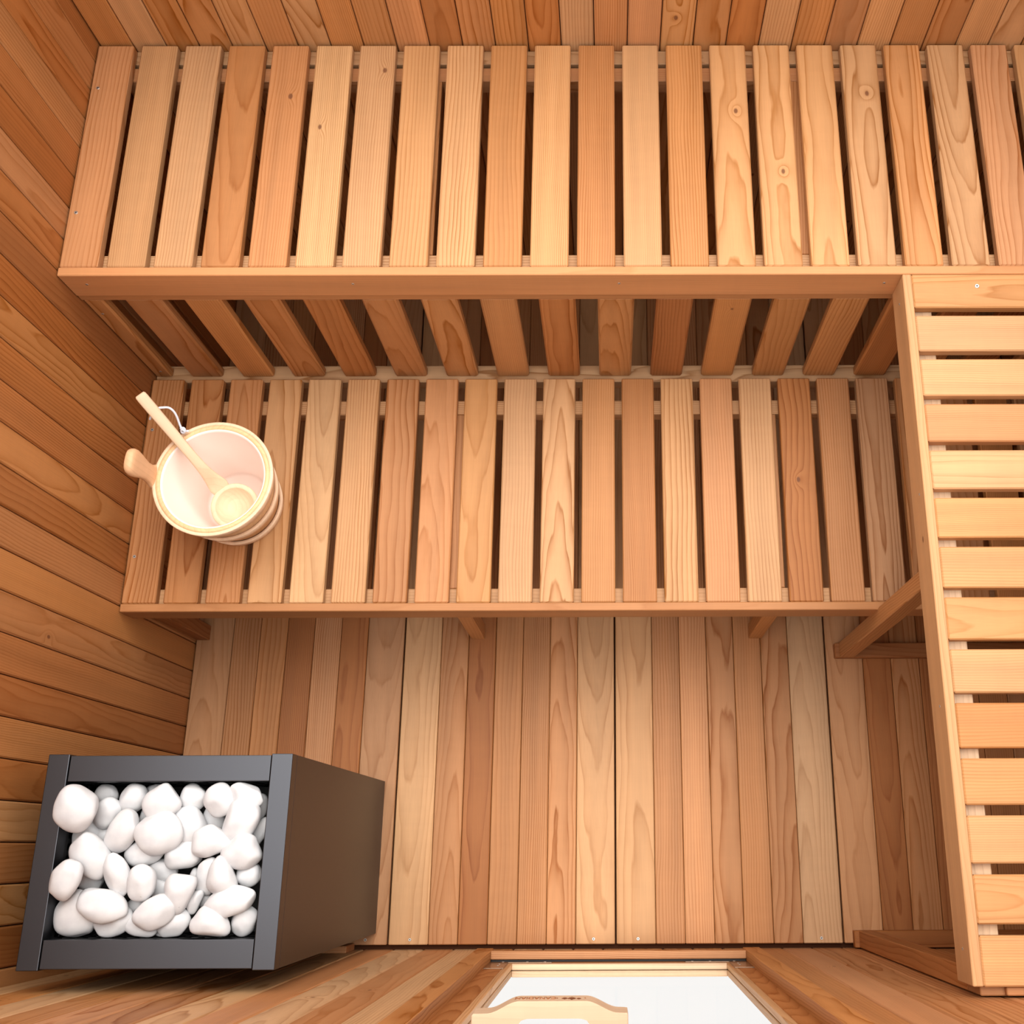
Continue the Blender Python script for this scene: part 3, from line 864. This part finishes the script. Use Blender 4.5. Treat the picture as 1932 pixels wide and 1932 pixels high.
# ------------------------------------------------------------------ bucket
BX, BY, BR, BB, BZ0, BZ1 = -0.7731, 0.6861, 0.1140, 0.0845, ZL, 0.620
def lathe(bm, prof, seg=72, cx=0.0, cy=0.0, closed=False):
    rings = [[bm.verts.new((cx + r * math.cos(2 * math.pi * i / seg), cy + r * math.sin(2 * math.pi * i / seg), z)) for i in range(seg)] if r > 1e-6
             else [bm.verts.new((cx, cy, z))] for r, z in prof]
    n = len(prof)
    for k in range(n if closed else n - 1):
        a, b = rings[k], rings[(k + 1) % n]
        for i in range(seg):
            j = (i + 1) % seg
            if len(a) == 1: bm.faces.new((a[0], b[i], b[j]))
            elif len(b) == 1: bm.faces.new((a[i], b[0], a[j]))
            else: bm.faces.new((a[i], b[i], b[j], a[j]))
def polar(p, cx=0.0, cy=0.0):
    r = math.hypot(p.x - cx, p.y - cy); a = math.atan2(p.y - cy, p.x - cx)
    return r, a
def bucket():
    root = empty('sauna_bucket', (BX, BY, BZ0))
    tag(root, 'round pale wooden bucket with one upright handle, standing on the low bench', 'bucket')
    def rad(z): return BB + (BR - BB) * (z - BZ0) / (BZ1 - BZ0)
    def wood_lathe(name, prof, tone, con, closed=True):
        bm = bmesh.new(); lathe(bm, prof, 96, BX, BY, closed)
        me = bpy.data.meshes.new(name)
        bmesh.ops.recalc_face_normals(bm, faces=bm.faces); bm.to_mesh(me); bm.free()
        def fn(p):
            r, a = polar(p, BX, BY)
            return (p.z * 1.0 + 3 * math.floor((a + 7) / 0.42), a * 0.10, r)
        wood_attrs(me, tone, con, fn)
        for q in me.polygons: q.use_smooth = True
        me.materials.append(M_PALE)
        return link_mesh(name, me, root)
    e = 0.0006
    zt = BZ1
    # staves with a solid floor
    wood_lathe('staves', [(0, BZ0 + 0.010), (rad(BZ0) - 0.014, BZ0 + 0.010), (rad(zt) - 0.0135, zt - 0.004), (rad(zt) - 0.011, zt - 0.0005),
                          (rad(zt) - 0.0045, zt), (rad(zt) - 0.0035, zt - 0.002), (rad(BZ0) - 0.0045, BZ0), (0, BZ0)], (244, 200, 150), 0.25, False)
    for (z0, z1, nm) in ((zt - 0.030, zt - 0.001, 'rim_band'), (BZ0 + 0.078, BZ0 + 0.102, 'hoop'), (BZ0 + 0.001, BZ0 + 0.026, 'hoop')):
        wood_lathe(nm, [(rad(z0) - 0.0040, z0), (rad(z0) + 0.0024, z0), (rad(z0) + 0.0034, z0 + 0.001), (rad(z1) + 0.0034, z1 - 0.001), (rad(z1) + 0.0024, z1), (rad(z1) - 0.0032, z1)],
                   'spruce', 0.12)
    # milky liner
    bm = bmesh.new()
    r1, r0 = rad(zt) - 0.0145, rad(BZ0) - 0.0165
    prof = [(0, BZ0 + 0.0125), (r0 - 0.006, BZ0 + 0.0125), (r0, BZ0 + 0.018), (r1, zt - 0.006), (r1 + 0.0030, zt - 0.0032), (r1 + 0.0022, zt - 0.0020), (r1 - 0.0022, zt - 0.0062), (r0 - 0.002, BZ0 + 0.0200), (r0 - 0.008, BZ0 + 0.0150), (0, BZ0 + 0.0150)]
    lathe(bm, prof, 96, BX, BY)
    l = bm_obj('liner', bm, [M_LINER], root, smooth=True); l['label'] = 'milky white plastic liner'
    # upright stave handle on the wall side
    ang = math.pi - 0.05
    bm = bmesh.new()
    out = [  # height above rim base, half width, outward shift, half thickness
        (-0.070, 0.030, -0.0040, 0.0060), (-0.035, 0.036, -0.0010, 0.0062), (0.000, 0.036, 0.0000, 0.0065), (0.010, 0.0335, 0.0006, 0.0068), (0.020, 0.0275, 0.0014, 0.0073), (0.030, 0.0215, 0.0024, 0.0080),
        (0.042, 0.0178, 0.0035, 0.0088), (0.058, 0.0175, 0.0050, 0.0095), (0.074, 0.0205, 0.0065, 0.0100), (0.090, 0.0245, 0.0078, 0.0103), (0.103, 0.0262, 0.0088, 0.0102),
        (0.114, 0.0250, 0.0095, 0.0098), (0.121, 0.0205, 0.0100, 0.0085), (0.1245, 0.0130, 0.0102, 0.0060)]
    rings = []
    seg = 20
    ca, sa = math.cos(ang), math.sin(ang)
    for h, w, sft, t in out:
        z = BZ1 - 0.030 + h
        r = rad(min(z, BZ1)) - 0.002 + sft + 0.004
        ring = []
        for i in range(seg):
            a = 2 * math.pi * i / seg
            ex_ = 2 / 3.2
            px = math.copysign(abs(math.cos(a)) ** ex_, math.cos(a)) * t
            py = math.copysign(abs(math.sin(a)) ** ex_, math.sin(a)) * w
            if h <= 0.02:                      # follow the round body where it joins
                px -= (py * py) / (2 * BR)
            ring.append(bm.verts.new((BX + ca * (r + px) - sa * py, BY + sa * (r + px) + ca * py, z)))
        rings.append(ring)
    for k in range(len(rings) - 1):
        for i in range(seg):
            j = (i + 1) % seg
            bm.faces.new((rings[k][i], rings[k][j], rings[k + 1][j], rings[k + 1][i]))
    bm.faces.new(rings[-1]); bm.faces.new(list(reversed(rings[0])))
    me = bpy.data.meshes.new('handle')
    bmesh.ops.recalc_face_normals(bm, faces=bm.faces); bm.to_mesh(me); bm.free()
    wood_attrs(me, 'cream', 0.22, lambda p: (p.z, p.y - BY + 0.09, p.x - BX + 0.2))
    for q in me.polygons: q.use_smooth = True
    me.materials.append(M_PALE)
    link_mesh('handle', me, root)
bucket()

# ------------------------------------------------------------------ ladle
def ladle():
    A = Vector((-0.7500, 0.6515, 0.545))          # bowl rim centre
    E = Vector((-0.9010, 0.8285, 0.7020))         # far end of the handle
    root = empty('sauna_ladle', A)
    tag(root, 'pale wooden ladle with a carved round bowl resting inside the bucket', 'ladle')
    d = (E - A).normalized()
    side = d.cross(Vector((0, 0, 1))).normalized()
    up = side.cross(d).normalized()
    RB = 0.0470
    # bowl: turned cup whose rim plane leans with the camera side up
    nrm = Vector((0.10, -0.12, 1.0)).normalized()
    bx = (d - nrm * d.dot(nrm)).normalized(); by = nrm.cross(bx)
    bm = bmesh.new()
    prof = [(0, -0.036), (0.016, -0.0355), (0.030, -0.031), (0.040, -0.021), (0.0458, -0.010), (RB, -0.002), (RB - 0.0018, 0.0), (0.0385, 0.0), (0.0368, -0.0014),
            (0.0335, -0.0095), (0.0322, -0.0100), (0.0275, -0.0165), (0.0262, -0.0170), (0.0195, -0.0222), (0.0182, -0.0225), (0.010, -0.0252), (0, -0.0256)]
    lathe(bm, prof, 64)
    for v in bm.verts: v.co = A + bx * v.co.x + by * v.co.y + nrm * v.co.z
    # handle: flat bar that widens into the bowl
    L = (E - A).length
    st = [(0.0350, 0.0120, 0.0035, -0.0245), (0.0390, 0.0175, 0.0042, -0.0232), (0.047, 0.0192, 0.0058, -0.0222), (0.058, 0.0172, 0.0066, -0.0190), (0.072, 0.0140, 0.0072, -0.0122), (0.088, 0.0115, 0.0075, -0.0050), (0.105, 0.0103, 0.0075, -0.0010),
          (0.13, 0.0096, 0.0076, 0.0), (0.17, 0.0102, 0.0078, 0.0), (0.21, 0.0108, 0.0080, 0.0), (0.245, 0.0112, 0.0080, 0.0), (L - 0.010, 0.0112, 0.0080, 0.0), (L - 0.003, 0.0108, 0.0076, 0.0), (L, 0.0088, 0.0060, 0.0)]
    seg = 16
    rings = []
    for t, w, h, dz in st:
        ring = []
        for i in range(seg):
            a = 2 * math.pi * i / seg
            ex_ = 2 / 4.5
            py = math.copysign(abs(math.cos(a)) ** ex_, math.cos(a)) * w
            pz = math.copysign(abs(math.sin(a)) ** ex_, math.sin(a)) * h
            ring.append(bm.verts.new(A + d * t + side * py + up * (pz + dz)))
        rings.append(ring)
    for k in range(len(rings) - 1):
        for i in range(seg):
            j = (i + 1) % seg
            bm.faces.new((rings[k][i], rings[k][j], rings[k + 1][j], rings[k + 1][i]))
    bm.faces.new(rings[-1]); bm.faces.new(list(reversed(rings[0])))
    me = bpy.data.meshes.new('ladle_body')
    bmesh.ops.recalc_face_normals(bm, faces=bm.faces); bm.to_mesh(me); bm.free()
    wood_attrs(me, 'spruce', 0.20, lambda p: ((p - A).dot(d), (p - A).dot(side) + 0.03, (p - A).dot(up) + 0.07))
    for q in me.polygons: q.use_smooth = True
    me.materials.append(M_PALE)
    b = link_mesh('ladle_body', me, root)
    # cord loop through the handle end
    hole = A + d * (L - 0.040)
    def tube(name, pts, r):
        cu = bpy.data.curves.new(name, 'CURVE'); cu.dimensions = '3D'; cu.bevel_depth = r; cu.bevel_resolution = 4; cu.resolution_u = 8
        sp = cu.splines.new('NURBS'); sp.points.add(len(pts) - 1); sp.use_endpoint_u = True; sp.order_u = 4
        for q, p in zip(sp.points, pts): q.co = (p.x, p.y, p.z, 1)
        t = bpy.data.objects.new('tmp_cord', cu); COL.objects.link(t)
        dg = bpy.context.evaluated_depsgraph_get()
        me = bpy.data.meshes.new_from_object(t.evaluated_get(dg))
        bpy.data.objects.remove(t); bpy.data.curves.remove(cu)
        me.name = name
        me.materials.clear(); me.materials.append(M_ROPE)
        return link_mesh(name, me, root)
    def px(u, v, z): return on_z(u, v, z)[0]
    zc = hole.z
    pts = [px(283, 791, 0.652), px(284, 786, 0.658), px(290, 782, 0.662), hole + side * -0.008, hole, hole + side * 0.010, px(309, 769, 0.672), px(318, 768, 0.672), px(328, 775, 0.664), px(335, 788, 0.650),
           px(339, 802, 0.636), px(344, 812, 0.630), px(350, 814, 0.628), px(356, 813, 0.626)]
    c = tube('hanging_cord', pts, 0.0022); c['label'] = 'white cord loop'
    kn = [px(341, 809, 0.632), px(345, 806, 0.636), px(350, 810, 0.634), px(348, 817, 0.630), px(343, 817, 0.628), px(341, 811, 0.634), px(346, 810, 0.638), px(349, 814, 0.634)]
    k = tube('cord_knot', kn, 0.0024); k['label'] = 'white cord knot'
    k.parent = c
    k.matrix_parent_inverse = Matrix.Identity(4)
ladle()
